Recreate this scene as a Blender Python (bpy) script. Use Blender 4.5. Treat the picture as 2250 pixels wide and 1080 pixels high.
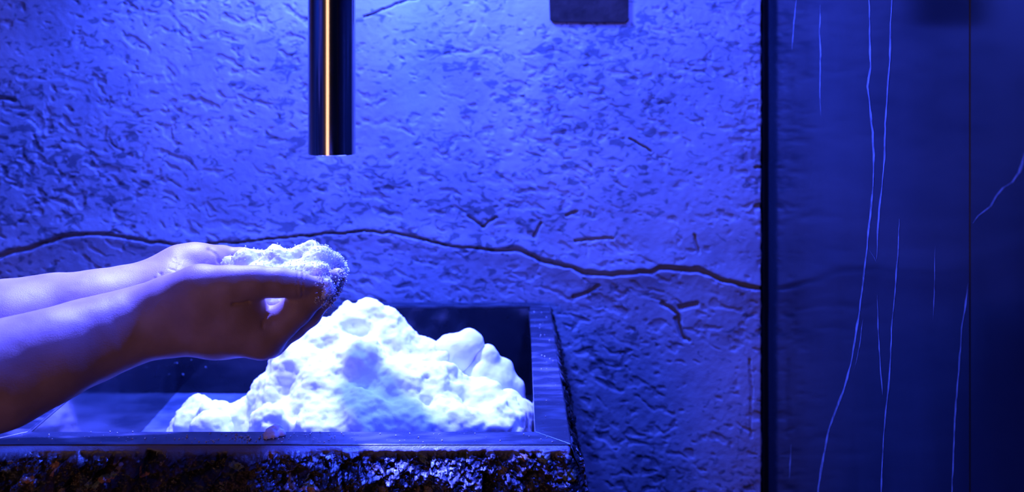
import bpy, bmesh, math, random
import numpy as np

# ------------------------------------------------------------------ camera, world, light
FPX, VX, VY, ZC = 3000.0, 1110.0, 60.0, 1.30      # focal length and vanishing point of a 2250 x 1080 frame, eye height

def P(px, py, Y):
    """a point of the place at depth Y that the camera sees at (px, py)"""
    return np.array([(px - VX) / FPX * Y, Y, ZC - (py - VY) / FPX * Y])

sc = bpy.context.scene
COL = sc.collection
for o in list(bpy.data.objects):
    bpy.data.objects.remove(o)

cam_d = bpy.data.cameras.new('camera')
cam = bpy.data.objects.new('camera', cam_d)
COL.objects.link(cam)
cam.location = (0, 0, ZC)
cam.rotation_euler = (math.pi / 2, 0, 0)
cam_d.sensor_width = 36
cam_d.lens = FPX / 2250 * 36
cam_d.shift_x = (1125 - VX) / 2250
cam_d.shift_y = -(540 - VY) / 2250
cam_d.clip_start = 0.05
cam_d.dof.use_dof = True
cam_d.dof.focus_distance = 1.42
cam_d.dof.aperture_fstop = 6.3
sc.camera = cam

world = bpy.data.worlds.new('world')
sc.world = world
world.use_nodes = True
bg = world.node_tree.nodes['Background']
bg.inputs['Color'].default_value = (0.02, 0.12, 1.0, 1)
bg.inputs['Strength'].default_value = 0.012

vs = sc.view_settings
vs.view_transform = 'Standard'
vs.look = 'None'
vs.gamma = 1
vs.exposure = 0.0
vs.use_curve_mapping = False

BLUE = (0.070, 0.086, 1.0)
DEEP = (0.004, 0.055, 1.0)

def aim(o, to):
    from mathutils import Vector
    d = Vector(to) - o.location
    o.rotation_euler = d.to_track_quat('-Z', 'Y').to_euler()

def spot(name, loc, to, power, color, size, blend, radius):
    d = bpy.data.lights.new(name, 'SPOT')
    d.energy = power; d.color = color; d.spot_size = math.radians(size); d.spot_blend = blend
    d.shadow_soft_size = radius
    o = bpy.data.objects.new(name, d); COL.objects.link(o)
    o.location = loc; aim(o, to)
    return o

def area(name, loc, to, power, color, sx, sy, spread=180):
    d = bpy.data.lights.new(name, 'AREA')
    d.shape = 'RECTANGLE'; d.size = sx; d.size_y = sy
    d.energy = power; d.color = color; d.spread = math.radians(spread)
    o = bpy.data.objects.new(name, d); COL.objects.link(o)
    o.location = loc; aim(o, to)
    return o

# blue downlight over the snow, blue wall washer behind the pipe, deep blue room light, warm lamp across the room
spot('snow_downlight', (-0.36, 1.87, 1.92), (-0.24, 1.50, 0.95), 860, BLUE, 58, 0.9, 0.03)
spot('wall_washer', (-0.17, 1.945, 1.66), (-0.14, 1.925, 0.9), 170, (0.038, 0.082, 1.0), 160, 0.7, 0.04)
spot('corner_fill', (0.24, 1.55, 1.95), (0.18, 2.0, 0.7), 135, (0.028, 0.060, 1.0), 130, 0.7, 0.05)  # added fill out of view, brightens the concrete towards the marble corner
spot('left_wall_fill', (-1.70, 0.5, 2.3), (-1.85, 0.5, 0.9), 420, DEEP, 120, 0.6, 0.05)  # added spot out of view, lights the left wall so the pipe reflects blue
area('room_ceiling_light', (0.0, -0.6, 2.6), (0.0, 2.0, 1.0), 2.0, DEEP, 1.6, 1.0)
area('warm_doorway_lamp', (-1.40, -3.2, 1.10), (-0.15, 1.6, 1.1), 25, (1.0, 0.48, 0.27), 1.2, 1.7)

# ------------------------------------------------------------------ helpers
rng = np.random.default_rng(7)
random.seed(7)
_T = rng.random((64, 64, 64)).astype(np.float32)

def vnoise(x, y, z=0.0):
    x = np.asarray(x, np.float32); y = np.asarray(y, np.float32)
    z = np.asarray(z, np.float32) + np.zeros_like(x)
    xi = np.floor(x).astype(np.int32); yi = np.floor(y).astype(np.int32); zi = np.floor(z).astype(np.int32)
    xf = x - xi; yf = y - yi; zf = z - zi
    xf = xf * xf * (3 - 2 * xf); yf = yf * yf * (3 - 2 * yf); zf = zf * zf * (3 - 2 * zf)
    x0 = xi & 63; x1 = (xi + 1) & 63; y0 = yi & 63; y1 = (yi + 1) & 63; z0 = zi & 63; z1 = (zi + 1) & 63
    def L(a, b, t): return a + (b - a) * t
    return L(L(L(_T[x0, y0, z0], _T[x1, y0, z0], xf), L(_T[x0, y1, z0], _T[x1, y1, z0], xf), yf),
             L(L(_T[x0, y0, z1], _T[x1, y0, z1], xf), L(_T[x0, y1, z1], _T[x1, y1, z1], xf), yf), zf)

def fbm(x, y, z=0.0, octaves=4, gain=0.5):
    s = 0; a = 1.0; t = 0
    for i in range(octaves):
        s = s + a * vnoise(x + 17.3 * i, y + 5.7 * i, np.asarray(z) + 3.1 * i)
        t += a; a *= gain
        x = x * 2.03; y = y * 2.03; z = np.asarray(z) * 2.03
    return s / t

def sstep(a, b, x):
    t = np.clip((x - a) / (b - a), 0, 1)
    return t * t * (3 - 2 * t)

def poly_dist(u, v, pts, vals=None):
    """distance to a polyline and the value carried along it"""
    best = np.full(u.shape, 1e9, np.float32); val = np.zeros(u.shape, np.float32)
    for i in range(len(pts) - 1):
        ax, ay = pts[i][:2]; bx_, by_ = pts[i + 1][:2]
        dx, dy = bx_ - ax, by_ - ay
        t = np.clip(((u - ax) * dx + (v - ay) * dy) / (dx * dx + dy * dy), 0, 1)
        d = np.hypot(u - ax - t * dx, v - ay - t * dy)
        m = d < best
        best = np.where(m, d, best)
        if vals is not None:
            val = np.where(m, vals[i] + t * (vals[i + 1] - vals[i]), val)
    return best, val

def mesh_obj(name, verts, faces, mat, parent=None, smooth=False, attrs=None):
    me = bpy.data.meshes.new(name)
    verts = np.asarray(verts, np.float32).reshape(-1, 3)
    if isinstance(faces, np.ndarray) and len(faces):
        nv = faces.shape[1]; nf = len(faces)
        me.vertices.add(len(verts)); me.vertices.foreach_set('co', verts.ravel())
        me.loops.add(nf * nv); me.loops.foreach_set('vertex_index', faces.astype(np.int32).ravel())
        me.polygons.add(nf); me.polygons.foreach_set('loop_start', np.arange(0, nf * nv, nv, dtype=np.int32))
        me.update(calc_edges=True)
    else:
        me.from_pydata([tuple(map(float, v)) for v in verts], [], faces)
    if attrs:
        for k, a in attrs.items():
            at = me.attributes.new(k, 'FLOAT', 'POINT'); at.data.foreach_set('value', np.asarray(a, np.float32).ravel())
    if smooth:
        me.polygons.foreach_set('use_smooth', np.ones(len(me.polygons), bool))
    me.validate()
    me.materials.append(mat)
    o = bpy.data.objects.new(name, me); COL.objects.link(o)
    if parent: o.parent = parent
    return o

def grid_faces(nr, nc, flip=False):
    i = np.arange(nr * nc).reshape(nr, nc)
    f = np.stack([i[:-1, :-1], i[1:, :-1], i[1:, 1:], i[:-1, 1:]], -1).reshape(-1, 4)
    return f[:, ::-1] if flip else f

class MB:
    def __init__(s): s.v = []; s.f = []
    def box(s, x0, x1, y0, y1, z0, z1):
        n = len(s.v)
        s.v += [(x, y, z) for z in (z0, z1) for y in (y0, y1) for x in (x0, x1)]
        for q in ((0, 2, 3, 1), (4, 5, 7, 6), (0, 1, 5, 4), (2, 6, 7, 3), (0, 4, 6, 2), (1, 3, 7, 5)):
            s.f.append(tuple(n + k for k in q))
        return s
    def build(s, name, mat, parent=None, smooth=False): return mesh_obj(name, s.v, s.f, mat, parent, smooth)

def bevel(o, w, seg=2):
    m = o.modifiers.new('bevel', 'BEVEL'); m.width = w; m.segments = seg; m.limit_method = 'ANGLE'
    return o

def empty(name, loc):
    o = bpy.data.objects.new(name, None); COL.objects.link(o); o.location = loc
    o.empty_display_size = 0.05
    return o

def adopt(child, parent):
    """parent a world-placed mesh without moving it"""
    child.parent = parent
    child.location = (-parent.location[0], -parent.location[1], -parent.location[2])

def tag(o, label=None, cat=None, group=None, kind=None):
    if label: o['label'] = label
    if cat: o['category'] = cat
    if group: o['group'] = group
    if kind: o['kind'] = kind
    return o

def surface_nets(F, org, h):
    """iso-surface of a sampled distance field at 0: verts, quads"""
    ins = F < 0
    nx, ny, nz = F.shape
    cnt = np.zeros((nx - 1, ny - 1, nz - 1), np.int8)
    for a in (0, 1):
        for b in (0, 1):
            for c in (0, 1):
                cnt += ins[a:nx - 1 + a, b:ny - 1 + b, c:nz - 1 + c]
    I, J, K = np.nonzero((cnt > 0) & (cnt < 8))
    acc = np.zeros((len(I), 3)); n = np.zeros(len(I))
    corners = [(a, b, c) for a in (0, 1) for b in (0, 1) for c in (0, 1)]
    for p in corners:
        for ax in range(3):
            if p[ax]: continue
            q = list(p); q[ax] = 1
            f0 = F[I + p[0], J + p[1], K + p[2]]; f1 = F[I + q[0], J + q[1], K + q[2]]
            m = (f0 < 0) != (f1 < 0)
            t = np.where(m, f0 / np.where(m, f0 - f1, 1), 0)
            pos = np.array(p, float)[None].repeat(len(I), 0); pos[:, ax] = t
            acc += pos * m[:, None]; n += m
    V = (acc / n[:, None] + np.stack([I, J, K], 1)) * h + np.array(org)
    idx = np.full(cnt.shape, -1, np.int32); idx[I, J, K] = np.arange(len(I))
    Q = []
    for ax in range(3):
        sl0 = [slice(1, -1)] * 3; sl1 = [slice(1, -1)] * 3
        sl0[ax] = slice(0, -1); sl1[ax] = slice(1, None)
        s0 = ins[tuple(sl0)]; s1 = ins[tuple(sl1)]
        o1, o2 = [(1, 2), (2, 0), (0, 1)][ax]
        for sgn in (0, 1):
            e = (s0 & ~s1) if sgn == 0 else (~s0 & s1)
            a = np.stack(np.nonzero(e), 1)
            if not len(a): continue
            for d in range(3):
                if d != ax: a[:, d] += 1
            def g(d1, d2):
                b = a.copy(); b[:, o1] -= d1; b[:, o2] -= d2
                return idx[b[:, 0], b[:, 1], b[:, 2]]
            q = np.stack([g(0, 0), g(1, 0), g(1, 1), g(0, 1)], 1)
            Q.append(q if sgn == 0 else q[:, ::-1])
    Q = np.concatenate(Q)
    Q = Q[(Q >= 0).all(1)]
    return V.astype(np.float32), Q

def smin(a, b, k):
    h = np.maximum(k - np.abs(a - b), 0) / k
    return np.minimum(a, b) - h * h * k * 0.25

class Field:
    def __init__(s, lo, hi, h):
        s.lo = np.array(lo, float); s.h = h
        n = np.ceil((np.array(hi) - s.lo) / h).astype(int) + 1
        s.n = n
        s.F = np.full(tuple(n), 0.06, np.float32)
        s.ax = [(s.lo[i] + np.arange(n[i]) * h).astype(np.float32) for i in range(3)]
    def box(s, lo, hi):
        a = np.clip(np.floor((np.array(lo) - s.lo) / s.h).astype(int), 0, s.n)
        b = np.clip(np.ceil((np.array(hi) - s.lo) / s.h).astype(int) + 1, 0, s.n)
        sl = tuple(slice(a[i], b[i]) for i in range(3))
        return sl, s.ax[0][sl[0]][:, None, None], s.ax[1][sl[1]][None, :, None], s.ax[2][sl[2]][None, None, :]
    def cone(s, a, b, ra, rb, k=0.01, carve=False):
        a = np.array(a, float); b = np.array(b, float); m = max(ra, rb) + 0.04
        sl, X, Y, Z = s.box(np.minimum(a, b) - m, np.maximum(a, b) + m)
        if min(s_.stop - s_.start for s_ in sl) <= 0: return
        d = b - a; L2 = float(d @ d) + 1e-12
        t = np.clip(((X - a[0]) * d[0] + (Y - a[1]) * d[1] + (Z - a[2]) * d[2]) / L2, 0, 1)
        D = np.sqrt((X - a[0] - t * d[0]) ** 2 + (Y - a[1] - t * d[1]) ** 2 + (Z - a[2] - t * d[2]) ** 2) - (ra + t * (rb - ra))
        if carve: s.F[sl] = -smin(-s.F[sl], D, k)
        else: s.F[sl] = smin(s.F[sl], D, k)
    def mesh(s): return surface_nets(s.F, s.lo, s.h)

def vert_normals(V, Q):
    n = np.cross(V[Q[:, 2]] - V[Q[:, 0]], V[Q[:, 3]] - V[Q[:, 1]])
    N = np.zeros_like(V)
    for k in range(4): np.add.at(N, Q[:, k], n)
    return N / (np.linalg.norm(N, axis=1, keepdims=True) + 1e-12)

def relax(V, Q, it=2, f=0.5):
    for _ in range(it):
        S = np.zeros_like(V); c = np.zeros(len(V), np.float32)
        for a, b in ((0, 1), (1, 2), (2, 3), (3, 0)):
            np.add.at(S, Q[:, a], V[Q[:, b]]); np.add.at(S, Q[:, b], V[Q[:, a]])
            np.add.at(c, Q[:, a], 1); np.add.at(c, Q[:, b], 1)
        V = V + f * (S / c[:, None] - V)
    return V

# ------------------------------------------------------------------ materials
def new_mat(name):
    m = bpy.data.materials.new(name); m.use_nodes = True
    nt = m.node_tree
    return m, nt, nt.nodes['Principled BSDF']

def N(nt, t, **kw):
    n = nt.nodes.new(t)
    for k, v in kw.items(): setattr(n, k, v)
    return n

def noise_mat(name, c0, c1, scale, rough=(0.5, 0.7), bump=0.0, bscale=None, spec=0.5, detail=6, stretch=None, pos=(0.35, 0.65), sss=0, rad=(0.004, 0.0015, 0.0008), dist=0.0008):
    m, nt, p = new_mat(name)
    tc = N(nt, 'ShaderNodeTexCoord')
    src = tc.outputs['Object']
    if stretch:
        mp = N(nt, 'ShaderNodeMapping'); mp.inputs['Scale'].default_value = stretch
        nt.links.new(src, mp.inputs['Vector']); src = mp.outputs['Vector']
    n = N(nt, 'ShaderNodeTexNoise'); n.inputs['Scale'].default_value = scale; n.inputs['Detail'].default_value = detail
    nt.links.new(src, n.inputs['Vector'])
    r = N(nt, 'ShaderNodeValToRGB')
    r.color_ramp.elements[0].position = pos[0]; r.color_ramp.elements[0].color = (*c0, 1)
    r.color_ramp.elements[1].position = pos[1]; r.color_ramp.elements[1].color = (*c1, 1)
    nt.links.new(n.outputs['Fac'], r.inputs['Fac']); nt.links.new(r.outputs['Color'], p.inputs['Base Color'])
    mr = N(nt, 'ShaderNodeMapRange'); mr.inputs['To Min'].default_value = rough[0]; mr.inputs['To Max'].default_value = rough[1]
    nt.links.new(n.outputs['Fac'], mr.inputs['Value']); nt.links.new(mr.outputs['Result'], p.inputs['Roughness'])
    p.inputs['Specular IOR Level'].default_value = spec
    if bump:
        n2 = N(nt, 'ShaderNodeTexNoise'); n2.inputs['Scale'].default_value = bscale or scale * 4; n2.inputs['Detail'].default_value = 5
        nt.links.new(src, n2.inputs['Vector'])
        b = N(nt, 'ShaderNodeBump'); b.inputs['Strength'].default_value = bump; b.inputs['Distance'].default_value = dist
        nt.links.new(n2.outputs['Fac'], b.inputs['Height']); nt.links.new(b.outputs['Normal'], p.inputs['Normal'])
    if sss:
        p.inputs['Subsurface Weight'].default_value = sss
        p.inputs['Subsurface Radius'].default_value = rad
        p.inputs['Subsurface Scale'].default_value = 1.0
    return m

M = {}
def concrete():
    m = noise_mat('concrete', (0.22, 0.225, 0.235), (0.34, 0.34, 0.34), 9, (0.75, 0.9), 0.4, 420, 0.2, 8)
    nt = m.node_tree; p = nt.nodes['Principled BSDF']
    base = p.inputs['Base Color'].links[0].from_socket
    tc = N(nt, 'ShaderNodeTexCoord'); mp = N(nt, 'ShaderNodeMapping')
    mp.inputs['Rotation'].default_value = (0, 0.35, 0); mp.inputs['Scale'].default_value = (48, 48, 85)
    n = N(nt, 'ShaderNodeTexNoise'); n.inputs['Scale'].default_value = 1.0; n.inputs['Detail'].default_value = 3; n.inputs['Distortion'].default_value = 1.2
    big = N(nt, 'ShaderNodeTexNoise'); big.inputs['Scale'].default_value = 5.0; big.inputs['Detail'].default_value = 3
    nt.links.new(tc.outputs['Object'], mp.inputs['Vector']); nt.links.new(mp.outputs['Vector'], n.inputs['Vector']); nt.links.new(tc.outputs['Object'], big.inputs['Vector'])
    ad = N(nt, 'ShaderNodeMath', operation='MULTIPLY_ADD'); ad.inputs[1].default_value = 0.45
    nt.links.new(big.outputs['Fac'], ad.inputs[0]); nt.links.new(n.outputs['Fac'], ad.inputs[2])
    mr = N(nt, 'ShaderNodeMapRange'); mr.interpolation_type = 'SMOOTHSTEP'
    mr.inputs['From Min'].default_value = 0.79; mr.inputs['From Max'].default_value = 0.90
    nt.links.new(ad.outputs['Value'], mr.inputs['Value'])
    mx = N(nt, 'ShaderNodeMix', data_type='RGBA', blend_type='MULTIPLY')
    mx.inputs['B'].default_value = (0.40, 0.42, 0.45, 1)
    nt.links.new(mr.outputs['Result'], mx.inputs['Factor']); nt.links.new(base, mx.inputs['A']); nt.links.new(mx.outputs['Result'], p.inputs['Base Color'])
    return m
M['concrete'] = concrete()
M['marble'] = noise_mat('marble', (0.006, 0.009, 0.014), (0.014, 0.018, 0.026), 6, (0.09, 0.16), 0, None, 0.06, 8, (1, 1.0, 0.35))
M['vein'] = noise_mat('marble_vein', (0.06, 0.075, 0.10), (0.24, 0.26, 0.30), 60, (0.12, 0.2), 0, None, 0.5)
M['joint'] = noise_mat('joint', (0.004, 0.004, 0.005), (0.008, 0.008, 0.01), 30, (0.8, 0.9))
M['floor'] = noise_mat('floor_stone', (0.03, 0.03, 0.035), (0.06, 0.06, 0.065), 5, (0.3, 0.5))
M['brown'] = noise_mat('brown_stone', (0.018, 0.012, 0.010), (0.040, 0.027, 0.022), 40, (0.7, 0.9), 0.5, 200, 0.1)
M['rim'] = noise_mat('honed_stone', (0.012, 0.018, 0.026), (0.12, 0.13, 0.15), 45, (0.2, 0.4), 0.25, 160, 0.6, 8, (0.5, 1.2, 1), pos=(0.48, 0.80))
M['basin'] = noise_mat('basin_stone', (0.005, 0.007, 0.011), (0.014, 0.017, 0.022), 14, (0.06, 0.12), 0.06, 40, 0.5)
M['snow'] = noise_mat('snow', (0.86, 0.87, 0.88), (0.93, 0.93, 0.94), 60, (0.6, 0.8), 0.3, 700, 0.2, sss=1.0, rad=(0.004, 0.004, 0.0045))
M['ice'] = noise_mat('ice_grain', (0.85, 0.87, 0.90), (0.95, 0.96, 0.97), 200, (0.3, 0.5), 0, None, 0.6)
M['frost'] = noise_mat('wet_frost', (0.10, 0.12, 0.14), (0.30, 0.32, 0.34), 22, (0.25, 0.45), 0.5, 150, 0.5)
M['skin'] = noise_mat('skin', (0.36, 0.235, 0.20), (0.45, 0.30, 0.26), 30, (0.42, 0.55), 0.35, 900, 0.35, 6, sss=0.08)
M['nail'] = noise_mat('nail', (0.55, 0.34, 0.28), (0.62, 0.42, 0.36), 30, (0.2, 0.3), 0, None, 0.5)

def steel():
    m, nt, p = new_mat('dark_steel')
    p.inputs['Base Color'].default_value = (0.50, 0.50, 0.52, 1)
    p.inputs['Metallic'].default_value = 1
    tc = N(nt, 'ShaderNodeTexCoord'); mp = N(nt, 'ShaderNodeMapping'); mp.inputs['Scale'].default_value = (160, 160, 1.5)
    n = N(nt, 'ShaderNodeTexNoise'); n.inputs['Scale'].default_value = 3
    mr = N(nt, 'ShaderNodeMapRange'); mr.inputs['To Min'].default_value = 0.09; mr.inputs['To Max'].default_value = 0.16
    nt.links.new(tc.outputs['Object'], mp.inputs['Vector']); nt.links.new(mp.outputs['Vector'], n.inputs['Vector'])
    nt.links.new(n.outputs['Fac'], mr.inputs['Value']); nt.links.new(mr.outputs['Result'], p.inputs['Roughness'])
    return m
M['steel'] = steel()

def aggregate():
    m, nt, p = new_mat('broken_aggregate')
    tc = N(nt, 'ShaderNodeTexCoord')
    v = N(nt, 'ShaderNodeTexVoronoi'); v.inputs['Scale'].default_value = 95
    nt.links.new(tc.outputs['Object'], v.inputs['Vector'])
    sep = N(nt, 'ShaderNodeSeparateColor'); nt.links.new(v.outputs['Color'], sep.inputs['Color'])
    r = N(nt, 'ShaderNodeValToRGB'); e = r.color_ramp.elements; r.color_ramp.interpolation = 'CONSTANT'
    e[0].position = 0; e[0].color = (0.012, 0.011, 0.012, 1)
    e[1].position = 0.35; e[1].color = (0.028, 0.019, 0.017, 1)
    for pos, c in ((0.55, (0.02, 0.023, 0.026)), (0.68, (0.045, 0.031, 0.026)), (0.80, (0.04, 0.046, 0.054)), (0.90, (0.16, 0.13, 0.10)), (0.955, (0.35, 0.17, 0.06)), (0.975, (0.13, 0.17, 0.12))):
        q = e.new(pos); q.color = (*c, 1)
    nt.links.new(sep.outputs['Red'], r.inputs['Fac'])
    at = N(nt, 'ShaderNodeAttribute', attribute_name='cut')
    mx = N(nt, 'ShaderNodeMix', data_type='RGBA'); mx.inputs['B'].default_value = (0.20, 0.21, 0.23, 1)
    nt.links.new(at.outputs['Fac'], mx.inputs['Factor']); nt.links.new(r.outputs['Color'], mx.inputs['A'])
    nt.links.new(mx.outputs['Result'], p.inputs['Base Color'])
    mr = N(nt, 'ShaderNodeMapRange'); mr.inputs['To Min'].default_value = 0.30; mr.inputs['To Max'].default_value = 0.6
    nt.links.new(sep.outputs['Green'], mr.inputs['Value']); nt.links.new(mr.outputs['Result'], p.inputs['Roughness'])
    n2 = N(nt, 'ShaderNodeTexNoise'); n2.inputs['Scale'].default_value = 500
    nt.links.new(tc.outputs['Object'], n2.inputs['Vector'])
    b = N(nt, 'ShaderNodeBump'); b.inputs['Strength'].default_value = 0.5; b.inputs['Distance'].default_value = 0.001
    nt.links.new(n2.outputs['Fac'], b.inputs['Height']); nt.links.new(b.outputs['Normal'], p.inputs['Normal'])
    return m
M['aggregate'] = aggregate()

# ------------------------------------------------------------------ the setting
YW = 2.07                      # face of the concrete wall
XE, XM = 0.391, 0.400          # end of the concrete, face of the marble
PXM = FPX / YW                 # pixels per metre on the wall

CRACK = [(-300, 600), (-60, 572), (0, 560), (60, 546), (120, 524), (160, 515), (215, 512), (262, 520), (330, 530), (400, 539), (480, 534), (560, 527), (650, 520),
         (720, 512), (800, 508), (860, 511), (920, 521), (980, 538), (1060, 547), (1100, 548), (1130, 544), (1160, 557), (1200, 573), (1260, 588), (1280, 598), (1345, 602),
         (1390, 598), (1432, 598), (1452, 587), (1500, 591), (1532, 592), (1560, 604), (1600, 618), (1640, 628), (1685, 638)]
CW = [6, 6, 6, 5.5, 5, 4.5, 4, 3.5, 3, 3, 2.5, 2.5, 2.5, 2.5, 2.5, 3, 3, 2.5, 3, 4, 6, 5, 5, 5, 6, 6, 5, 5, 6, 6, 6.5, 5, 4, 4.5, 4]
FINE = [([(1648, 790), (1652, 860), (1650, 960)], 2.2), ([(1060, 498), (1090, 478)], 2.5), ([(1172, 522), (1188, 490)], 3), ([(1245, 474), (1268, 463)], 3),
        ([(1260, 652), (1300, 638), (1315, 628)], 3.5), ([(1384, 305), (1430, 332)], 2), ([(1526, 515), (1535, 555)], 3), ([(1264, 528), (1310, 524), (1345, 522)], 3),
        ([(1485, 700), (1505, 745)], 5), ([(1455, 665), (1490, 690), (1500, 740), (1515, 748)], 4), ([(-20, 214), (30, 218)], 5), ([(800, 38), (880, 5), (940, -10)], 2.0),
        ([(1660, 368), (1690, 368)], 3), ([(1664, 455), (1690, 450)], 7), ([(1495, 675), (1530, 668)], 6), ([(1030, 475), (1060, 497)], 3)]

def wall_height(u, v):
    """relief of the concrete (metres into the wall) at wall pixels u, v"""
    wu = u + 22 * (fbm(u / 45, v / 45, 3.3, 3) - 0.5) * 2
    wv = v + 22 * (fbm(u / 45, v / 45, 9.1, 3) - 0.5) * 2
    a = math.radians(-18)
    ru = wu * math.cos(a) - wv * math.sin(a); rv = wu * math.sin(a) + wv * math.cos(a)
    dens = fbm(u / 170, v / 170, 1.7, 3)
    n1 = fbm(ru / 25, rv / 13, 5.2, 3)
    n2 = fbm(ru / 13, rv / 9, 21.4, 2)
    n3 = fbm(ru / 60, rv / 26, 33.4, 3)
    shift = (dens - 0.5) * 0.28
    pit = sstep(0.62, 0.69, n1 + shift) * 1.0 + sstep(0.72, 0.80, n2 + shift * 0.8) * 0.6
    pit = pit + 0.5 * sstep(0.64, 0.72, n3 + shift)
    h = -0.0012 * np.minimum(pit, 1.4)
    h = h + 0.004 * (fbm(u / 240, v / 240, 7.7, 3) - 0.5) + 0.0010 * (fbm(u / 38, v / 30, 13.1, 4) - 0.5) + 0.0006 * (fbm(u / 9, v / 9, 2.1, 2) - 0.5)
    cd, cw = poly_dist(u + 7 * (fbm(u / 20, v / 20, 40.0, 3) - 0.5), v + 9 * (fbm(u / 22, v / 22, 44.0, 3) - 0.5), CRACK, CW)
    h = h - 0.011 * (1 - sstep(cw * 0.45, cw * 1.25, cd))
    h = h + 0.0025 * np.exp(-(cd / 26) ** 2) * np.where(v > 0, 1, 1)
    seat = sstep(1180, 1204, u) * sstep(1408, 1384, u) * sstep(76, 54, v) * sstep(-180, -140, v)
    h = h * (1 - seat)
    for pts, w in FINE:
        x0 = min(p[0] for p in pts) - 30; x1 = max(p[0] for p in pts) + 30; y0 = min(p[1] for p in pts) - 30; y1 = max(p[1] for p in pts) + 30
        m = (u > x0) & (u < x1) & (v > y0) & (v < y1)
        if not m.any(): continue
        d, _ = poly_dist(u[m] + 5 * (fbm(u[m] / 14, v[m] / 14, 60.0, 2) - 0.5), v[m] + 5 * (fbm(u[m] / 14, v[m] / 14, 64.0, 2) - 0.5), pts)
        h[m] -= 0.006 * (1 - sstep(w * 0.4, w * 1.3, d))
    return h

uu = np.concatenate([np.arange(-2600, -900, 45), np.arange(-900, -120, 5), np.arange(-120, 1660, 2.4), np.arange(1660, 1676.5, 1.6)])
u_end = VX + XE * PXM
uu = np.append(uu[uu < u_end - 1], u_end)
v_top = VY - (2.5 - ZC) * PXM; v_bot = VY + ZC * PXM
vv = np.concatenate([np.linspace(v_top, -70, 40)[:-1], np.arange(-70, 1120, 2.4), np.linspace(1122, v_bot, 20)])
U, V = np.meshgrid(uu.astype(np.float32), vv.astype(np.float32))
H = wall_height(U, V) * sstep(-1100, -850, U)
X = (U - VX) / PXM; Z = ZC - (V - VY) / PXM
# ragged right-hand edge
edge = sstep(u_end - 7, u_end, U)
X = X - edge * (0.0055 * fbm(V / 16, V * 0 + 3, 0, 4) ** 1.5)
Yw = YW - H + 0.006 * edge ** 2
nr, nc = U.shape
verts = np.stack([X, Yw, Z], -1).reshape(-1, 3)
faces = grid_faces(nr, nc)
# return of the edge, going back into the joint
ev = np.stack([X[:, -1] + 0.0, np.full(nr, YW + 0.045), Z[:, -1]], -1)
base = len(verts)
verts = np.concatenate([verts, ev])
ei = np.arange(nr) * nc + nc - 1; bi = base + np.arange(nr)
ef = np.stack([ei[:-1], ei[1:], bi[1:], bi[:-1]], 1)
faces = np.concatenate([faces, ef])
wall_back = tag(mesh_obj('wall_back', verts, faces, M['concrete'], None, True), kind='structure')
bk = MB().box(-1.83, 0.46, YW + 0.045, YW + 0.10, 0, 2.5).build('wall_core', M['joint'], None)
tag(bk, kind='structure'); bk.parent = wall_back

floor = tag(MB().box(-1.9, 2.2, -3.6, YW + 0.1, -0.05, 0.0).build('floor', M['floor']), kind='structure')

wall_left = tag(MB().box(-1.95, -1.90, -3.6, YW + 0.1, 0, 2.5).build('wall_left', M['concrete']), kind='structure')

# polished marble wall: slabs with recessed joints, veins let into them
wall_right = tag(MB().box(XM + 0.02, XM + 0.06, 0.78, YW + 0.10, 0, 2.5).build('wall_right', M['joint']), kind='structure')
YJ = XM * FPX / (2131 - VX)
slabA = bevel(MB().box(XM, XM + 0.022, YJ + 0.0012, YW + 0.04, 0, 2.5).build('marble_slab', M['marble'], wall_right), 0.0008)
slabB = bevel(MB().box(XM, XM + 0.022, 0.775, YJ - 0.0012, 0, 2.5).build('marble_slab', M['marble'], wall_right), 0.0008)
VEINS = [
    (slabA, [(1910, -20), (1912, 80), (1913, 150), (1907, 190), (1912, 240), (1918, 290), (1921, 340), (1919, 400), (1913, 470), (1908, 520), (1904, 560), (1896, 630), (1888, 690), (1880, 740), (1870, 800), (1853, 860), (1835, 905), (1822, 940), (1812, 990), (1800, 1060), (1796, 1110)], 2.4),
    (slabA, [(1962, -20), (1957, 50), (1956, 130), (1950, 200), (1946, 270), (1944, 350), (1938, 410), (1932, 460), (1929, 520), (1927, 570)], 2.2),
    (slabA, [(1928, 645), (1931, 740), (1936, 820), (1940, 868)], 1.5),
    (slabA, [(1977, 480), (1973, 560), (1967, 640), (1960, 720), (1957, 790), (1953, 850), (1947, 900), (1942, 960), (1939, 1020), (1936, 1110)], 1.9),
    (slabB, [(2252, 335), (2247, 360), (2240, 378), (2225, 400), (2205, 412), (2190, 430), (2178, 453), (2150, 474), (2138, 490)], 3.2),
    (slabA, [(2128, 622), (2122, 670), (2114, 720), (2109, 790), (2103, 860), (2098, 920), (2096, 980), (2091, 1110)], 1.7),
    (slabA, [(1803, 10), (1801, 70), (1803, 120), (1802, 190), (1804, 255)], 1.3),
    (slabA, [(1752, -20), (1745, 50), (1740, 110)], 1.3),
    (slabA, [(1738, 975), (1737, 1010), (1735, 1050)], 1.6),
    (slabA, [(2055, 540), (2054, 620), (2051, 705)], 0.8),
    (slabA, [(1897, 700), (1889, 760), (1878, 812)], 1.0),
    (slabA, [(1910, 548), (1922, 566), (1926, 575)], 1.2),
]
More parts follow.
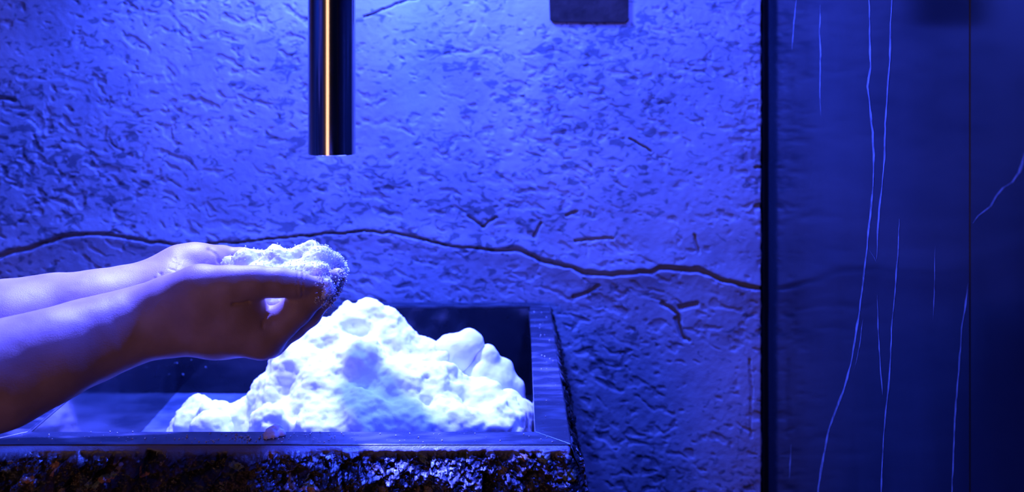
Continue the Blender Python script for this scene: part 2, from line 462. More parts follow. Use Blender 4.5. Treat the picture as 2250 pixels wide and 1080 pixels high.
for slab, pts, w in VEINS:
    fine = []
    for i in range(len(pts) - 1):
        n = max(2, int(abs(pts[i + 1][1] - pts[i][1]) / 12) + 1)
        for t in np.linspace(0, 1, n, endpoint=False):
            fine.append((pts[i][0] + t * (pts[i + 1][0] - pts[i][0]), pts[i][1] + t * (pts[i + 1][1] - pts[i][1])))
    fine.append(pts[-1])
    vs_, fs_ = [], []
    for i, (a, b) in enumerate(fine):
        taper = min(1, (i + 0.4) / 4, (len(fine) - i - 0.6) / 4)
        a += 1.6 * (float(vnoise(np.float32(a * 0.01), np.float32(b / 17.0), 0)) - 0.5)
        ww = 0.85 * w * taper * (0.45 + 1.0 * float(vnoise(np.float32(b / 23.0), np.float32(a * 0.013), 4)))
        for s in (-1, 1):
            Yv = XM * FPX / (a + s * ww - VX)
            vs_.append((XM - 0.00025, Yv, ZC - (b - VY) / FPX * Yv))
        if i: fs_.append((2 * i - 2, 2 * i - 1, 2 * i + 1, 2 * i))
    mesh_obj('vein', vs_, fs_, M['vein'], slab)

# ------------------------------------------------------------------ brown block in the concrete
bm = bmesh.new()
a0 = P(1205, 50, YW); a1 = P(1382, 50, YW)
zb = a0[2]; prof = []
for cx, cz, s0 in ((a1[0] - 0.008, zb + 0.008, -90), (a1[0] - 0.008, zb + 0.132, 0), (a0[0] + 0.006, zb + 0.132, 90), (a0[0] + 0.010, zb + 0.008, 180)):
    for k in range(5):
        an = math.radians(s0 + k * 22.5)
        prof.append((cx + 0.008 * math.cos(an), cz + 0.008 * math.sin(an)))
vf = [bm.verts.new((x + 0.0012 * math.sin(9 * i), YW - 0.0032, z + 0.0006 * math.sin(5 * i))) for i, (x, z) in enumerate(prof)]
vb = [bm.verts.new((x, YW + 0.03, z)) for x, z in prof]
bm.faces.new(vf[::-1] if False else vf)
for i in range(len(prof)):
    j = (i + 1) % len(prof)
    bm.faces.new((vf[j], vf[i], vb[i], vb[j]))
bmesh.ops.recalc_face_normals(bm, faces=bm.faces)
me = bpy.data.meshes.new('wall_block'); bm.to_mesh(me); me.materials.append(M['brown'])
blk = bpy.data.objects.new('wall_block', me); COL.objects.link(blk)
bevel(blk, 0.0015)
tag(blk, 'dark brown stone block with rounded corners set in the concrete wall', 'block')

# ------------------------------------------------------------------ stone trough
ZR = ZC - 0.415; YF = 1.36
XR, XL = 0.0657, -0.531
IXR, IXL, IYF, IYB = 0.0305, -0.4905, 1.4032, 2.036
ZF = 0.752
trough = empty('stone_trough', (-0.23, 1.7, 0))
tag(trough, 'dark stone trough with smooth rim and rough broken front under the pipe', 'trough')

def part(o): adopt(o, trough); return o

def prism(name, poly, z0, z1, mat):
    n = len(poly)
    v = [(x, y, z0) for x, y in poly] + [(x, y, z1) for x, y in poly]
    f = [tuple(range(n))[::-1], tuple(range(n, 2 * n))] + [(i, (i + 1) % n, n + (i + 1) % n, n + i) for i in range(n)]
    return bevel(part(mesh_obj(name, v, f, mat)), 0.0009, 2)
g = 0.0002
YB = YW - 0.006
prism('rim_strip', [(XL, YF), (XR - g, YF), (IXR - g, IYF), (IXL, IYF)], ZR - 0.004, ZR, M['rim'])
prism('rim_strip', [(XR, YF + g), (XR, YB), (IXR + 0.006, IYB), (IXR, IYF + g)], ZR - 0.004, ZR, M['rim'])
prism('rim_strip', [(XR - g, YB), (XL, YB), (IXL, IYB), (IXR + 0.006 - g, IYB)], ZR - 0.004, ZR, M['rim'])
prism('rim_strip', [(XL, YB), (XL, YF), (IXL, IYF), (IXL, IYB)], ZR - 0.004, ZR, M['rim'])
b = MB()
t = 0.028
zt = ZR - 0.004
b.box(IXL - t, IXR + t, IYF - t, IYF, ZF - 0.03, zt)
b.box(IXL - t, IXR + t, IYB, IYB + 0.02, ZF - 0.03, zt)
b.box(IXL - t, IXL, IYF, IYB, ZF - 0.03, zt)
b.box(IXR + 0.004, IXR + t, IYF, IYB, ZF - 0.03, zt)
b.box(IXL - t, IXR + t, IYF - t, IYB + 0.02, ZF - 0.05, ZF)
part(b.build('basin', M['basin']))

def cells(u, v, size, seed):
    """jittered Voronoi cells: tilted facets with a height each"""
    r = np.random.default_rng(seed)
    tab = r.random((64, 64, 5)).astype(np.float32)
    gu = np.floor(u / size).astype(int); gv = np.floor(v / size).astype(int)
    best = np.full(u.shape, 1e9, np.float32); out = np.zeros(u.shape, np.float32)
    for du in (-1, 0, 1):
        for dv in (-1, 0, 1):
            T = tab[(gu + du) & 63, (gv + dv) & 63]
            cx = (gu + du + T[..., 0]) * size; cy = (gv + dv + T[..., 1]) * size
            d = (u - cx) ** 2 + (v - cy) ** 2
            hgt = T[..., 2] + ((u - cx) * (T[..., 3] - 0.5) + (v - cy) * (T[..., 4] - 0.5)) / size * 1.6
            m = d < best
            best = np.where(m, d, best); out = np.where(m, hgt, out)
    return out - 0.5

def rough_sheet(name, s, z, place, jut=0.026, amp=1.0, flare=0.16):
    S, Zz = np.meshgrid(s.astype(np.float32), z.astype(np.float32))
    dz = ZR - 0.0035 - Zz
    wob = 0.010 * (fbm(S / 0.03, Zz / 0.03, 3.0, 3) - 0.5)
    rgh = sstep(0.0, 0.004 + 0.010 * fbm(S / 0.025, S * 0 + 2, 8.0, 3), dz + 0.001)
    prot = jut * sstep(-0.01, 0.036, dz) - 0.003 * amp + flare * np.maximum(dz, 0)
    wv_ = 0.006 * (fbm(S / 0.012, Zz / 0.012, 31.0, 2) - 0.5)
    hgt = 0.016 * cells(S + wv_, Zz + wob * 0.5, 0.024, 3) + 0.006 * cells(S - wv_, Zz + wv_, 0.009, 5) + 0.0035 * cells(S, Zz + wv_, 0.0042, 9) + 0.0018 * cells(S + wv_, Zz, 0.0022, 12)
    hgt = hgt + 0.010 * (fbm(S / 0.05, Zz / 0.05, 11.0, 3) - 0.5)
    out = np.clip(ZR - 0.0006 - Zz, 0, 0.0045) * 1.6 * amp + rgh * (prot + amp * hgt - 0.002 * amp)
    v = place(S, out, Zz)
    return part(mesh_obj(name, v.reshape(-1, 3), grid_faces(*S.shape), M['aggregate'], None, False, {'cut': 1 - rgh}))

zs = np.concatenate([np.arange(ZR - 0.0006, ZR - 0.045, -0.0006), np.arange(ZR - 0.0456, ZR - 0.075, -0.0012), np.linspace(ZR - 0.078, 0.0, 200)])
def corner(S, lo, hi):      # bend the sheet round at its ends
    return None
rough_sheet('broken_front', np.arange(XL - 0.012, XR + 0.0125, 0.0010), zs,
            lambda S, o, Zz: np.stack([S + np.where(S > XR - 0.012, 0.12 * np.maximum(ZR - Zz - 0.01, 0), 0) - 0.010 * sstep(XR - 0.002, XR + 0.012, S) * (1 - sstep(0.0, 0.02, ZR - Zz)), YF + 0.0008 - o + 0.03 * sstep(XR - 0.004, XR + 0.014, S) + 0.03 * sstep(XL + 0.004, XL - 0.014, S), Zz], -1))
zs2 = np.concatenate([np.arange(ZR - 0.001, ZR - 0.12, -0.003), np.linspace(ZR - 0.124, 0.0, 180)])
rough_sheet('broken_side', np.arange(YF - 0.006, YB, 0.003), zs2,
            lambda S, o, Zz: np.stack([XR - 0.0008 + o, S, Zz], -1), 0.004, 0.4, 0.18)
rough_sheet('broken_side', np.arange(YB, YF - 0.006, -0.003), zs2,
            lambda S, o, Zz: np.stack([XL + 0.0008 - o, S, Zz], -1), 0.004, 0.4, 0.18)

# ------------------------------------------------------------------ steel pipe
def lathe(name, prof, cx, cy, mat, n=96, smooth=True):
    v, f = [], []
    for r, z in prof:
        for k in range(n):
            a = 2 * math.pi * k / n
            v.append((cx + r * math.cos(a), cy + r * math.sin(a), z))
    for i in range(len(prof) - 1):
        for k in range(n):
            f.append((i * n + k, i * n + (k + 1) % n, (i + 1) * n + (k + 1) % n, (i + 1) * n + k))
    o = mesh_obj(name, v, f, mat, None, smooth)
    m = o.modifiers.new('edges', 'EDGE_SPLIT'); m.split_angle = math.radians(15)
    return o
YP = 1.72
pc = P(729, 338, YP); rp = 52 / FPX * YP
pipe = lathe('snow_pipe', [(rp - 0.0025, 2.5), (rp - 0.0025, pc[2] + 0.0004), (rp - 0.002, pc[2]), (rp - 0.0006, pc[2]), (rp, pc[2] + 0.0008), (rp, 2.5), (rp - 0.0025, 2.5)], pc[0], YP, M['steel'])
tag(pipe, 'polished dark steel pipe hanging above the snow heap', 'pipe')

# ------------------------------------------------------------------ snow
def snow_field(lo, hi, h, blobs, k, seed, low=0.010, lows=0.045, floor_z=None, box=None):
    F = Field(lo, hi, h)
    for px, py, Y, r in blobs:
        c = P(px, py, Y); rr = r / FPX * Y
        e = c.copy()
        if floor_z is not None: e[2] = min(floor_z, c[2] - 0.001)
        F.cone(c, e, rr, rr * (1.15 if floor_z is not None else 1), k)
    m = np.abs(F.F) < 0.05
    I, J, K = np.nonzero(m)
    x, y, z = F.ax[0][I], F.ax[1][J], F.ax[2][K]
    n = fbm(x / lows + seed, y / lows, z / lows, 3) - 0.5
    F.F[I, J, K] += (-2.2 * low * n).astype(np.float32)
    if box is not None:
        (x0, x1), (y0, y1), z0 = box
        X, Y, Z = F.ax[0][:, None, None], F.ax[1][None, :, None], F.ax[2][None, None, :]
        F.F = np.maximum(F.F, np.maximum(np.maximum(x0 - X, X - x1), np.maximum(np.maximum(y0 - Y, Y - y1), z0 - Z))).astype(np.float32)
    return F.mesh()

def roughen(V, Q, amp, scale, seed, mid=0.0, ms=0.01):
    n = vert_normals(V, Q)
    d = amp * 2 * (fbm(V[:, 0] / scale + seed, V[:, 1] / scale, V[:, 2] / scale, 3, 0.65) - 0.5)
    if mid: d = d + mid * 2 * (fbm(V[:, 0] / ms + seed, V[:, 1] / ms, V[:, 2] / ms, 3) - 0.5)
    return V + n * d[:, None]

HEAP = [(810, 710, 1.784, 44), (690, 752, 1.76, 46), (838, 722, 1.784, 42), (768, 728, 1.784, 52), (722, 762, 1.765, 66), (862, 765, 1.778, 66), (922, 795, 1.778, 62), (965, 800, 1.778, 48), (655, 824, 1.734, 76), (602, 878, 1.71, 58), (580, 852, 1.722, 40), (790, 830, 1.747, 95), (700, 880, 1.703, 80), (880, 880, 1.722, 90), (955, 880, 1.734, 85), (1035, 895, 1.734, 66), (1085, 945, 1.685, 60), (1122, 935, 1.71, 55), (440, 918, 1.759, 46), (485, 920, 1.722, 46), (540, 910, 1.734, 50), (415, 945, 1.747, 42), (465, 945, 1.679, 42), (600, 940, 1.666, 62), (700, 950, 1.66, 70), (800, 950, 1.66, 80), (900, 955, 1.66, 70), (1000, 955, 1.66, 66), (750, 900, 1.697, 46), (660, 905, 1.679, 45), (840, 915, 1.679, 40), (985, 915, 1.691, 46)]
V_, Q_ = snow_field((-0.46, 1.39, 0.74), (0.05, 2.04, 0.99), 0.0026, HEAP, 0.010, 3.0, 0.014, 0.045, ZF, ((IXL + 0.003, IXR - 0.002), (IYF + 0.003, IYB - 0.004), ZF + 0.0005))
V_ = relax(V_, Q_, 1)
V_ = roughen(V_, Q_, 0.0024, 0.006, 5.0, 0.0040, 0.016)
V_[:, 2] = np.maximum(V_[:, 2], ZF + 0.0006)
V_[:, 1] = np.clip(V_[:, 1], IYF + 0.002, IYB - 0.003); V_[:, 0] = np.minimum(V_[:, 0], IXR + 0.002)
heap = mesh_obj('snow_heap', V_, Q_, M['snow'], None, True)
tag(heap, 'large white heap of loose snow filling the stone trough', 'snow')

def chunk(name, corners, r, seed, label):
    """an angular lump: soft hull of capsules between its corners"""
    pts = [P(*c) for c in corners]
    A = np.array(pts); lo = A.min(0) - 0.035; hi = A.max(0) + 0.035
    F = Field(lo, hi, 0.002)
    c = A.mean(0)
    for i in range(len(pts)):
        for j in range(i + 1, len(pts)):
            F.cone(pts[i], pts[j], r, r, 0.012)
        F.cone(pts[i], c, r, r * 1.7, 0.02)
    V, Q = F.mesh()
    V = relax(V, Q, 3)
    V = roughen(V, Q, 0.0007, 0.005, seed, 0.0022, 0.02)
    o = mesh_obj(name, V, Q, M['snow'], None, True)
    tag(o, label, 'snow', 'snow lumps in the trough')
    return o
chunk('snow_lump', [(985, 757, 1.785), (1029, 743, 1.79), (1041, 757, 1.785), (1012, 794, 1.775), (985, 802, 1.77), (960, 775, 1.775)], 0.0046, 2.0, 'blunt pointed snow lump jutting right from the heap above the gap')
chunk('snow_lump', [(1069, 781, 1.785), (1036, 815, 1.78), (1060, 822, 1.77), (1104, 812, 1.79), (1128, 852, 1.785), (1132, 882, 1.78), (1050, 870, 1.76), (1115, 915, 1.76)], 0.0055, 8.0, 'peaked snow lump leaning at the right end of the heap')
chunk('snow_lump', [(1118, 880, 1.734), (1148, 905, 1.741), (1150, 935, 1.722), (1105, 930, 1.703), (1140, 960, 1.691)], 0.0075, 15.0, 'rounded snow lump in the front right corner of the trough')

# frosty wet film on the trough floor
gx, gy = np.meshgrid(np.linspace(IXL - 0.001, -0.14, 88), np.linspace(IYF - 0.001, IYB + 0.001, 158))
gz = ZF + 0.001 + 0.004 * fbm(gx / 0.03, gy / 0.03, 5.0, 4)
fr = mesh_obj('slush_film', np.stack([gx, gy, gz], -1).reshape(-1, 3), grid_faces(*gx.shape), M['frost'], None, True)
tag(fr, 'thin film of wet slush on the trough floor left of the heap', 'slush', kind='stuff')

# ------------------------------------------------------------------ person: two forearms and cupped hands
HS = 0.93                      # depth factor of the hands
RP = lambda r, Y: r / FPX * Y * HS
def PH(px, py, Y): return P(px, py, Y * HS)
def limb(F, chain, k=0.012):
    for a, b in zip(chain[:-1], chain[1:]):
        F.cone(PH(*a[:3]), PH(*b[:3]), RP(a[3], a[2]), RP(b[3], b[2]), k)

HV = 0.0017
# right arm (nearer)
FR = Field((-0.66, 1.08, 0.80), (-0.14, 1.42, 1.09), HV)
limb(FR, [(-420, 985, 1.27, 96), (-180, 895, 1.305, 104), (0, 826, 1.345, 98), (120, 778, 1.37, 84), (240, 733, 1.40, 68), (330, 704, 1.418, 58)], 0.03)
limb(FR, [(-300, 945, 1.32, 88), (0, 822, 1.375, 86), (180, 752, 1.42, 66), (340, 697, 1.44, 50)], 0.03)       # far bone
limb(FR, [(330, 704, 1.418, 58), (390, 692, 1.415, 60), (450, 694, 1.412, 58)], 0.03)                         # wrist to palm
# back of hand
limb(FR, [(365, 706, 1.425, 50), (470, 722, 1.412, 46), (578, 742, 1.408, 41)], 0.02)
limb(FR, [(365, 706, 1.435, 48), (480, 728, 1.432, 42), (592, 744, 1.432, 38)], 0.02)
limb(FR, [(365, 700, 1.445, 46), (480, 722, 1.452, 40), (588, 738, 1.455, 36)], 0.02)
limb(FR, [(360, 690, 1.45, 44), (470, 705, 1.470, 40), (572, 722, 1.475, 33)], 0.02)
# thumb and its muscle
limb(FR, [(385, 660, 1.405, 44), (440, 636, 1.393, 41), (508, 624, 1.388, 35)], 0.025)
limb(FR, [(508, 624, 1.388, 35), (560, 620, 1.389, 31), (612, 621, 1.392, 29.5)], 0.012)
limb(FR, [(612, 621, 1.392, 29.5), (650, 624, 1.397, 25.5), (694, 629, 1.405, 21)], 0.008)
# web between thumb and forefinger
limb(FR, [(440, 672, 1.405, 46), (500, 668, 1.401, 36), (528, 664, 1.402, 22), (556, 673, 1.404, 14)], 0.02)
limb(FR, [(450, 690, 1.405, 48), (520, 704, 1.404, 40), (562, 722, 1.405, 37)], 0.02)
# fingers
limb(FR, [(578, 742, 1.408, 41), (618, 708, 1.407, 35), (652, 680, 1.408, 32), (692, 644, 1.413, 27.5), (724, 612, 1.422, 21)], 0.008)
limb(FR, [(592, 744, 1.432, 38), (640, 712, 1.431, 33), (674, 686, 1.431, 31), (712, 646, 1.435, 26), (742, 607, 1.443, 20)], 0.006)
limb(FR, [(588, 738, 1.455, 36), (668, 682, 1.455, 29), (706, 640, 1.457, 25), (734, 602, 1.462, 19)], 0.006)
limb(FR, [(572, 722, 1.475, 33), (636, 680, 1.475, 25), (672, 645, 1.476, 22), (698, 612, 1.478, 17)], 0.006)
VR, QR = FR.mesh()

# left arm (farther)
FL = Field((-0.76, 1.25, 0.86), (-0.14, 1.53, 1.12), HV)
limb(FL, [(-420, 800, 1.46, 90), (-200, 755, 1.47, 94), (0, 716, 1.485, 86), (120, 690, 1.50, 74), (240, 664, 1.515, 59), (320, 646, 1.525, 50)], 0.03)
limb(FL, [(-300, 800, 1.43, 80), (0, 735, 1.45, 74), (200, 690, 1.485, 56), (330, 665, 1.50, 44)], 0.03)
limb(FL, [(320, 646, 1.525, 50), (380, 640, 1.525, 52), (440, 650, 1.53, 50)], 0.03)
# ball of the thumb, thumb
limb(FL, [(362, 614, 1.54, 42), (400, 594, 1.545, 46), (440, 590, 1.548, 45)], 0.02)
limb(FL, [(440, 583, 1.55, 42), (470, 579, 1.553, 34)], 0.015)
limb(FL, [(452, 567, 1.562, 26), (490, 565, 1.566, 23), (530, 568, 1.566, 21.5)], 0.008)
limb(FL, [(530, 568, 1.566, 21.5), (560, 573, 1.563, 19), (585, 580, 1.56, 15)], 0.008)
# palm and heel
limb(FL, [(380, 655, 1.50, 44), (470, 690, 1.498, 38), (565, 712, 1.500, 32)], 0.02)
limb(FL, [(380, 650, 1.51, 44), (480, 690, 1.52, 38), (585, 712, 1.522, 35)], 0.02)
limb(FL, [(380, 645, 1.52, 44), (480, 680, 1.542, 38), (590, 700, 1.545, 36)], 0.02)
limb(FL, [(385, 638, 1.53, 44), (480, 662, 1.560, 38), (585, 680, 1.568, 36)], 0.02)
# fingers
limb(FL, [(585, 680, 1.568, 36), (652, 650, 1.565, 29), (694, 616, 1.558, 25), (724, 584, 1.55, 19)], 0.006)
limb(FL, [(590, 700, 1.545, 36), (666, 664, 1.543, 29), (712, 626, 1.538, 25), (744, 588, 1.532, 19)], 0.006)
limb(FL, [(585, 712, 1.522, 35), (664, 676, 1.52, 28), (712, 640, 1.517, 24), (746, 600, 1.512, 19)], 0.006)
limb(FL, [(565, 712, 1.50, 32), (636, 684, 1.498, 25), (680, 652, 1.496, 22), (712, 620, 1.492, 17)], 0.006)
VL, QL = FL.mesh()

def proj(V):
    return V[:, 0] / V[:, 1] * FPX + VX, VY + (ZC - V[:, 2]) / V[:, 1] * FPX

CREASE_R = [([(655, 597), (652, 625), (655, 650)], 1.6, 0.0011), ([(667, 598), (664, 625), (666, 650)], 1.6, 0.0011), ([(548, 664), (530, 667), (512, 668)], 3.0, 0.003),
            ([(588, 690), (578, 705), (576, 720)], 3.0, 0.0012), ([(602, 700), (596, 712)], 2.5, 0.0010), ([(606, 592), (604, 615)], 1.8, 0.0006), ([(598, 592), (596, 612)], 1.8, 0.0005)]
CREASE_L = [([(352, 600), (352, 625), (360, 645)], 2.6, 0.0016), ([(365, 612), (378, 625), (398, 632)], 2.2, 0.0016), ([(460, 548), (474, 558), (480, 575)], 4.0, 0.0015),
            ([(372, 590), (392, 597), (420, 605)], 1.6, 0.0007), ([(375, 575), (395, 582), (410, 590)], 1.4, 0.0005), ([(384, 565), (390, 588)], 1.4, 0.0005), ([(400, 570), (388, 592)], 1.4, 0.0005),
            ([(430, 600), (455, 570)], 1.4, 0.0004), ([(410, 612), (440, 585)], 1.4, 0.0004), ([(340, 610), (342, 640)], 2.0, 0.0008)]
def detail(V, Q, creases, seed):
    V = relax(V, Q, 3)
    n = vert_normals(V, Q)
    u, v = proj(V)
    d = 0.0012 * (fbm(V[:, 0] / 0.02 + seed, V[:, 1] / 0.02, V[:, 2] / 0.02, 2) - 0.5)
    front = n[:, 1] < 0.35
    for pts, w, dep in creases:
        dist, _ = poly_dist(u + 3 * (fbm(u / 12, v / 12, 5.0, 2) - 0.5), v, pts)
        d -= np.where(front, dep * np.exp(-(dist / w) ** 2), 0)
    return V + n * d[:, None].astype(np.float32)
VR = detail(VR, QR, CREASE_R, 2.0)
VL = detail(VL, QL, CREASE_L, 7.0)

# the rest of the person, outside the frame: leaning over the trough from the left
FB = Field((-1.36, 0.98, -0.02), (-0.50, 1.60, 1.56), 0.005)
R_SH, L_SH = (-0.82, 1.11, 1.14), (-0.90, 1.45, 1.16)
CH, PL = np.array((-0.90, 1.285, 1.09)), np.array((-1.14, 1.28, 0.84))
FB.cone(PH(-420, 985, 1.27), R_SH, 0.039, 0.05, 0.03); FB.cone(PH(-420, 800, 1.46), L_SH, 0.041, 0.05, 0.03)
FB.cone(R_SH, L_SH, 0.055, 0.055, 0.06)
for dy in (-0.065, 0.065):
    d = np.array((0, dy, 0)); FB.cone(CH + d, PL + d, 0.10, 0.105, 0.06)
    hip = PL + d * 1.35; knee = np.array((-1.10, 1.28 + dy * 1.5, 0.47)); ank = np.array((-1.15, 1.28 + dy * 1.6, 0.08))
    FB.cone(hip, knee, 0.085, 0.055, 0.03); FB.cone(knee, (knee + ank) / 2 - (0.015, 0, 0), 0.052, 0.052, 0.03); FB.cone((knee + ank) / 2 - (0.015, 0, 0), ank, 0.05, 0.034, 0.03)
    FB.cone(ank - (0.03, 0, 0.045), ank + (0.14, dy * 0.2, -0.055), 0.032, 0.022, 0.03)
FB.cone((-0.86, 1.28, 1.17), (-0.765, 1.28, 1.29), 0.055, 0.048, 0.04)
hc = np.array((-0.715, 1.28, 1.375)); hd = np.array((0.62, 0, -0.25)); hd /= np.linalg.norm(hd); hu = np.array((-hd[2], 0, hd[0]))
FB.cone(hc - hd * 0.015 + hu * 0.03, hc - hd * 0.02 + hu * 0.02, 0.088, 0.086, 0.03)
FB.cone(hc + hd * 0.035 + hu * 0.01, hc + hd * 0.045 - hu * 0.07, 0.062, 0.036, 0.04)
FB.cone(hc + hd * 0.095 + hu * 0.0, hc + hd * 0.112 - hu * 0.028, 0.006, 0.012, 0.012)
FB.cone(hc + hd * 0.082 - hu * 0.058, hc + hd * 0.084 - hu * 0.066, 0.014, 0.013, 0.01)
for sy in (-1, 1):
    e = np.array((0, sy, 0))
    FB.cone(hc + hd * 0.098 + hu * 0.008 + e * 0.032, hc + hd * 0.098 + hu * 0.008 + e * 0.034, 0.012, 0.012, 0.012, carve=True)
    FB.cone(hc + hd * 0.086 + hu * 0.006 + e * 0.032, hc + hd * 0.086 + hu * 0.006 + e * 0.033, 0.012, 0.012, 0.004)
    FB.cone(hc - hd * 0.012 + hu * 0.008 + e * 0.088, hc - hd * 0.004 - hu * 0.03 + e * 0.082, 0.014, 0.010, 0.008)
VB, QB = FB.mesh(); VB = relax(VB, QB, 2)

def garment(name, cones, lo, hi, mat, k=0.05):
    G = Field(lo, hi, 0.006)
    for a, b, ra, rb in cones: G.cone(a, b, ra, rb, k)
    V, Q = G.mesh(); V = relax(V, Q, 2); n = vert_normals(V, Q)
    V = V + n * (0.012 * (fbm(V[:, 0] / 0.09, V[:, 1] / 0.05, V[:, 2] / 0.12, 3) - 0.5))[:, None]
    return name, V, Q, mat
M['shirt'] = noise_mat('dark_cotton', (0.02, 0.022, 0.03), (0.03, 0.032, 0.042), 80, (0.8, 0.9), 0.3, 600, 0.1)
M['trousers'] = noise_mat('grey_cotton', (0.05, 0.052, 0.06), (0.07, 0.072, 0.08), 80, (0.8, 0.9), 0.3, 600, 0.1)
M['hair'] = noise_mat('dark_hair', (0.012, 0.009, 0.008), (0.03, 0.022, 0.018), 90, (0.4, 0.6), 0.8, 300, 0.4, stretch=(1, 0.3, 1), dist=0.004)
e65 = np.array((0, 0.065, 0))
sl_r = np.array(R_SH) * 0.45 + PH(-420, 985, 1.27) * 0.55; sl_l = np.array(L_SH) * 0.45 + PH(-420, 800, 1.46) * 0.55
GARM = [garment('shirt', [(CH - e65, PL - e65, 0.114, 0.120), (CH + e65, PL + e65, 0.114, 0.120), (R_SH, L_SH, 0.066, 0.066), (R_SH, sl_r, 0.064, 0.060), (L_SH, sl_l, 0.064, 0.060)], (-1.36, 0.96, 0.66), (-0.60, 1.62, 1.27), M['shirt'])]
leg = []
for dy in (-0.065, 0.065):
    d = np.array((0, dy, 0)); knee = np.array((-1.10, 1.28 + dy * 1.5, 0.47)); ank = np.array((-1.15, 1.28 + dy * 1.6, 0.09))
    leg += [(PL + d, PL + d * 1.35, 0.112, 0.108), (PL + d * 1.35, knee, 0.098, 0.074), (knee, ank, 0.074, 0.060)]
GARM.append(garment('trousers', leg, (-1.36, 1.0, 0.0), (-0.90, 1.58, 0.99), M['trousers'], 0.03))
hair = [(hc - hd * 0.022 + hu * 0.038, hc - hd * 0.03 + hu * 0.03, 0.095, 0.095), (hc - hd * 0.05 + hu * 0.0, hc - hd * 0.06 - hu * 0.03, 0.075, 0.055)]
GARM.append(garment('hair', hair, (-0.90, 1.14, 1.24), (-0.56, 1.42, 1.54), M['hair'], 0.03))
pv = np.concatenate([VR, VL, VB]); pq = np.concatenate([QR, QL + len(VR), QB + len(VR) + len(VL)])
person = mesh_obj('person', pv, pq, M['skin'], None, True)
tag(person, 'person reaching in from the left, bare forearms, both hands cupped together holding snow', 'person')

for nm, gv, gq, gm in GARM:
    mesh_obj(nm, gv, gq, gm, person, True)

def fingernail(tip, joint, r, up):
    """curved nail plate on the back of a fingertip"""
    tip = np.array(tip); joint = np.array(joint)
    a = tip - joint; a /= np.linalg.norm(a)
    up = np.array(up, float); up -= a * (up @ a); up /= np.linalg.norm(up)
    s = np.cross(a, up)
    v, f = [], []
    nu, nv = 7, 6
    for layer in (0, 1):
        for i in range(nv + 1):
            for j in range(nu + 1):
                an = math.radians(-50 + 100 * j / nu)
                q = i / nv
                rr = (r + 0.0005 - 0.0006 * layer) * (1 - 0.12 * q)
                v.append(tip + a * (-0.009 + 0.013 * q - 0.003 * q * abs(an) ** 2) + (up * math.cos(an) + s * math.sin(an)) * rr)
    nn = (nu + 1) * (nv + 1)
    for layer in (0, 1):
        for i in range(nv):
            for j in range(nu):
                b0 = layer * nn + i * (nu + 1) + j
                q = (b0, b0 + 1, b0 + nu + 2, b0 + nu + 1)
                f.append(q if layer == 0 else q[::-1])
    o = mesh_obj('fingernail', v, f, M['nail'], person, True)
    return o
fingernail(PH(694, 629, 1.405), PH(650, 624, 1.397), RP(21, 1.4), (0, -0.75, 0.5))
fingernail(PH(724, 612, 1.422), PH(692, 644, 1.413), RP(21, 1.42), (0.8, -0.1, -0.6))
fingernail(PH(742, 607, 1.443), PH(712, 646, 1.435), RP(20, 1.44), (0.8, 0, -0.6))
fingernail(PH(744, 588, 1.532), PH(712, 626, 1.538), RP(19, 1.53), (0.8, 0.1, -0.6))
fingernail(PH(724, 584, 1.55), PH(694, 616, 1.558), RP(19, 1.55), (0.8, 0.1, -0.6))
fingernail(PH(585, 580, 1.56), PH(560, 573, 1.563), RP(15, 1.56), (0, 0.75, 0.5))

# ------------------------------------------------------------------ snow in the hands
HAND = [(508, 586, 1.50, 24), (540, 582, 1.48, 34), (575, 580, 1.49, 34), (603, 556, 1.48, 20), (612, 580, 1.47, 38), (655, 576, 1.48, 36), (683, 558, 1.48, 27), (700, 580, 1.46, 38),
        (728, 582, 1.47, 26), (738, 604, 1.475, 18), (570, 615, 1.46, 40), (610, 625, 1.45, 48), (650, 620, 1.45, 48), (690, 610, 1.435, 36), (706, 598, 1.42, 20),
        (716, 622, 1.408, 13), (728, 635, 1.412, 10), (745, 590, 1.50, 18), (530, 610, 1.48, 30), (612, 672, 1.424, 26), (588, 668, 1.420, 20), (640, 662, 1.428, 22), (712, 642, 1.402, 9)]
HAND = [(a, b, Y * HS, r) for a, b, Y, r in HAND]
V_, Q_ = snow_field((-0.30, 1.26, 0.98), (-0.14, 1.48, 1.12), 0.0012, HAND, 0.006, 12.0, 0.0030, 0.014)
V_ = roughen(V_, Q_, 0.0013, 0.0035, 21.0, 0.0016, 0.007)
hs = mesh_obj('snow_handful', V_, Q_, M['snow'], None, False)
tag(hs, 'handful of crumbly white snow held in the cupped hands', 'snow')

_ico = None
def grains(name, pts, r0, r1, mat, parent=None, squash=1.0):
    """tiny ice crystals, each a small irregular octahedron"""
    pts = np.asarray(pts); n = len(pts)
    o6 = np.array([(1, 0, 0), (-1, 0, 0), (0, 1, 0), (0, -1, 0), (0, 0, 1), (0, 0, -1)], float)
    f8 = np.array([(0, 2, 4), (2, 1, 4), (1, 3, 4), (3, 0, 4), (2, 0, 5), (1, 2, 5), (3, 1, 5), (0, 3, 5)])
    r = rng.uniform(r0, r1, n)
    q = rng.normal(size=(n, 4)); q /= np.linalg.norm(q, axis=1, keepdims=True)
    w, x, y, z = q.T
    R = np.stack([np.stack([1 - 2 * (y * y + z * z), 2 * (x * y - z * w), 2 * (x * z + y * w)], -1),
                  np.stack([2 * (x * y + z * w), 1 - 2 * (x * x + z * z), 2 * (y * z - x * w)], -1),
                  np.stack([2 * (x * z - y * w), 2 * (y * z + x * w), 1 - 2 * (x * x + y * y)], -1)], 1)
    v = np.einsum('nij,kj->nki', R, o6) * (r[:, None, None] * rng.uniform(0.6, 1.2, (n, 6, 1)))
    v[..., 2] *= squash
    v = v + pts[:, None, :]
    f = f8[None] + 6 * np.arange(n)[:, None, None]
    o = mesh_obj(name, v.reshape(-1, 3), f.reshape(-1, 3), mat, parent, False)
    return o
nn = vert_normals(V_, Q_)
u_, v__ = proj(V_)
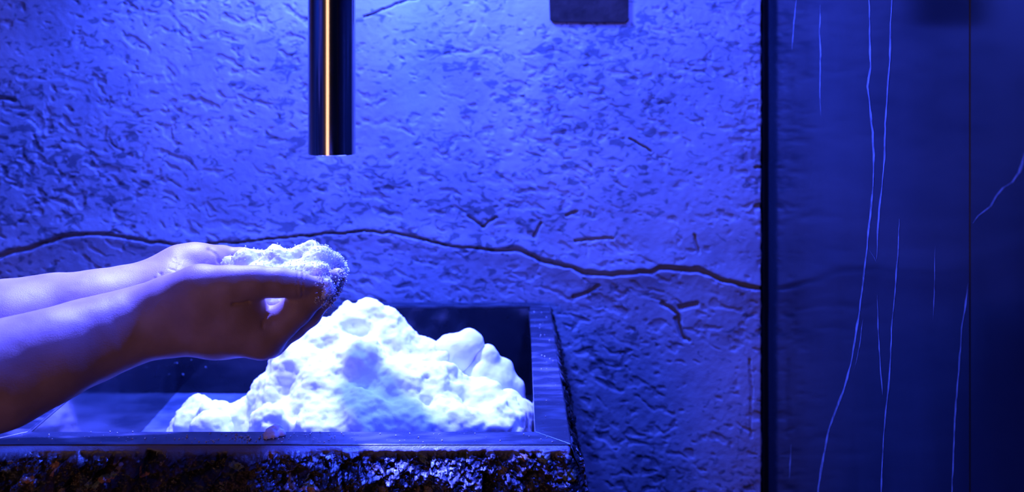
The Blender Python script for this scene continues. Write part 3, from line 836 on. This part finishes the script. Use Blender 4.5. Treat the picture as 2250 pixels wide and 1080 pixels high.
wgt = (nn[:, 1] < 0.6) * (0.12 + 3.0 * sstep(680, 740, u_))
sel = rng.choice(len(V_), 2600, p=wgt / wgt.sum(), replace=False)
gp = V_[sel] + nn[sel] * rng.uniform(0.0002, 0.0018, (len(sel), 1))
# crystals clinging to the finger tips
un, vn = proj(pv); pn = vert_normals(pv, pq)
near = (un > 676) & (un < 775) & (vn < 690) & (pn[:, 1] < 0.4)
w2 = near * sstep(676, 735, un) * sstep(705, 640, vn) * (0.15 + (fbm(pv[:, 0] / 0.008, pv[:, 1] / 0.008, pv[:, 2] / 0.008, 2) > 0.52))
s2 = rng.choice(len(pv), 1500, p=w2 / w2.sum())
gp2 = pv[s2] + pn[s2] * rng.uniform(-0.0003, 0.0022, (len(s2), 1))
gr = grains('snow_grain', np.concatenate([gp, gp2]), 0.0004, 0.0011, M['ice'], hs)
gr['kind'] = 'stuff'

# clump and crystals on the front rim
CL = [(598, 948, 1.392, 12), (608, 944, 1.396, 13), (590, 955, 1.388, 11), (602, 957, 1.385, 11), (618, 952, 1.390, 10), (587, 962, 1.38, 7)]
V_, Q_ = snow_field((-0.27, 1.36, 0.87), (-0.20, 1.42, 0.92), 0.0009, CL, 0.003, 31.0, 0.0018, 0.008)
V_ = roughen(V_, Q_, 0.0010, 0.003, 2.0)
V_[:, 2] = np.maximum(V_[:, 2], ZR + 0.0002)
cl = mesh_obj('snow_clump', V_, Q_, M['snow'], None, False)
tag(cl, 'small icy clump of snow sitting on the front rim of the trough', 'snow')

pts = []
for _ in range(150):
    y = rng.uniform(YF + 0.004, IYF - 0.002); x = rng.uniform(-0.5, 0.05)
    if rng.random() < 0.55: x = -0.25 + rng.normal() * 0.06
    if not (XL < x < XR): continue
    pts.append((x, y, ZR + 0.0006))
for _ in range(30):
    pts.append((-0.262 + rng.normal() * 0.007, rng.uniform(1.372, 1.39), ZR + 0.0007))
for _ in range(22):
    pts.append((rng.uniform(0.04, 0.06), rng.uniform(1.42, 2.0), ZR + 0.0006))
rg = grains('ice_crystals', pts, 0.0004, 0.0012, M['ice'])
tag(rg, 'tiny glittering ice crystals scattered along the trough rim', 'ice', kind='stuff')
dp = [P(x, y, IYB - 0.0012) for x, y in ((308, 807), (311, 845), (296, 812), (366, 790), (389, 797), (350, 818), (377, 772), (330, 800), (420, 790), (402, 822), (344, 785), (452, 806))]
dr = grains('frost_drops', dp, 0.0014, 0.0030, M['frost'])
tag(dr, 'pale frozen drops clinging to the dark inner back wall of the trough', 'ice', kind='stuff')
print('tris', sum(len(o.data.polygons) for o in COL.objects if o.type == 'MESH'))
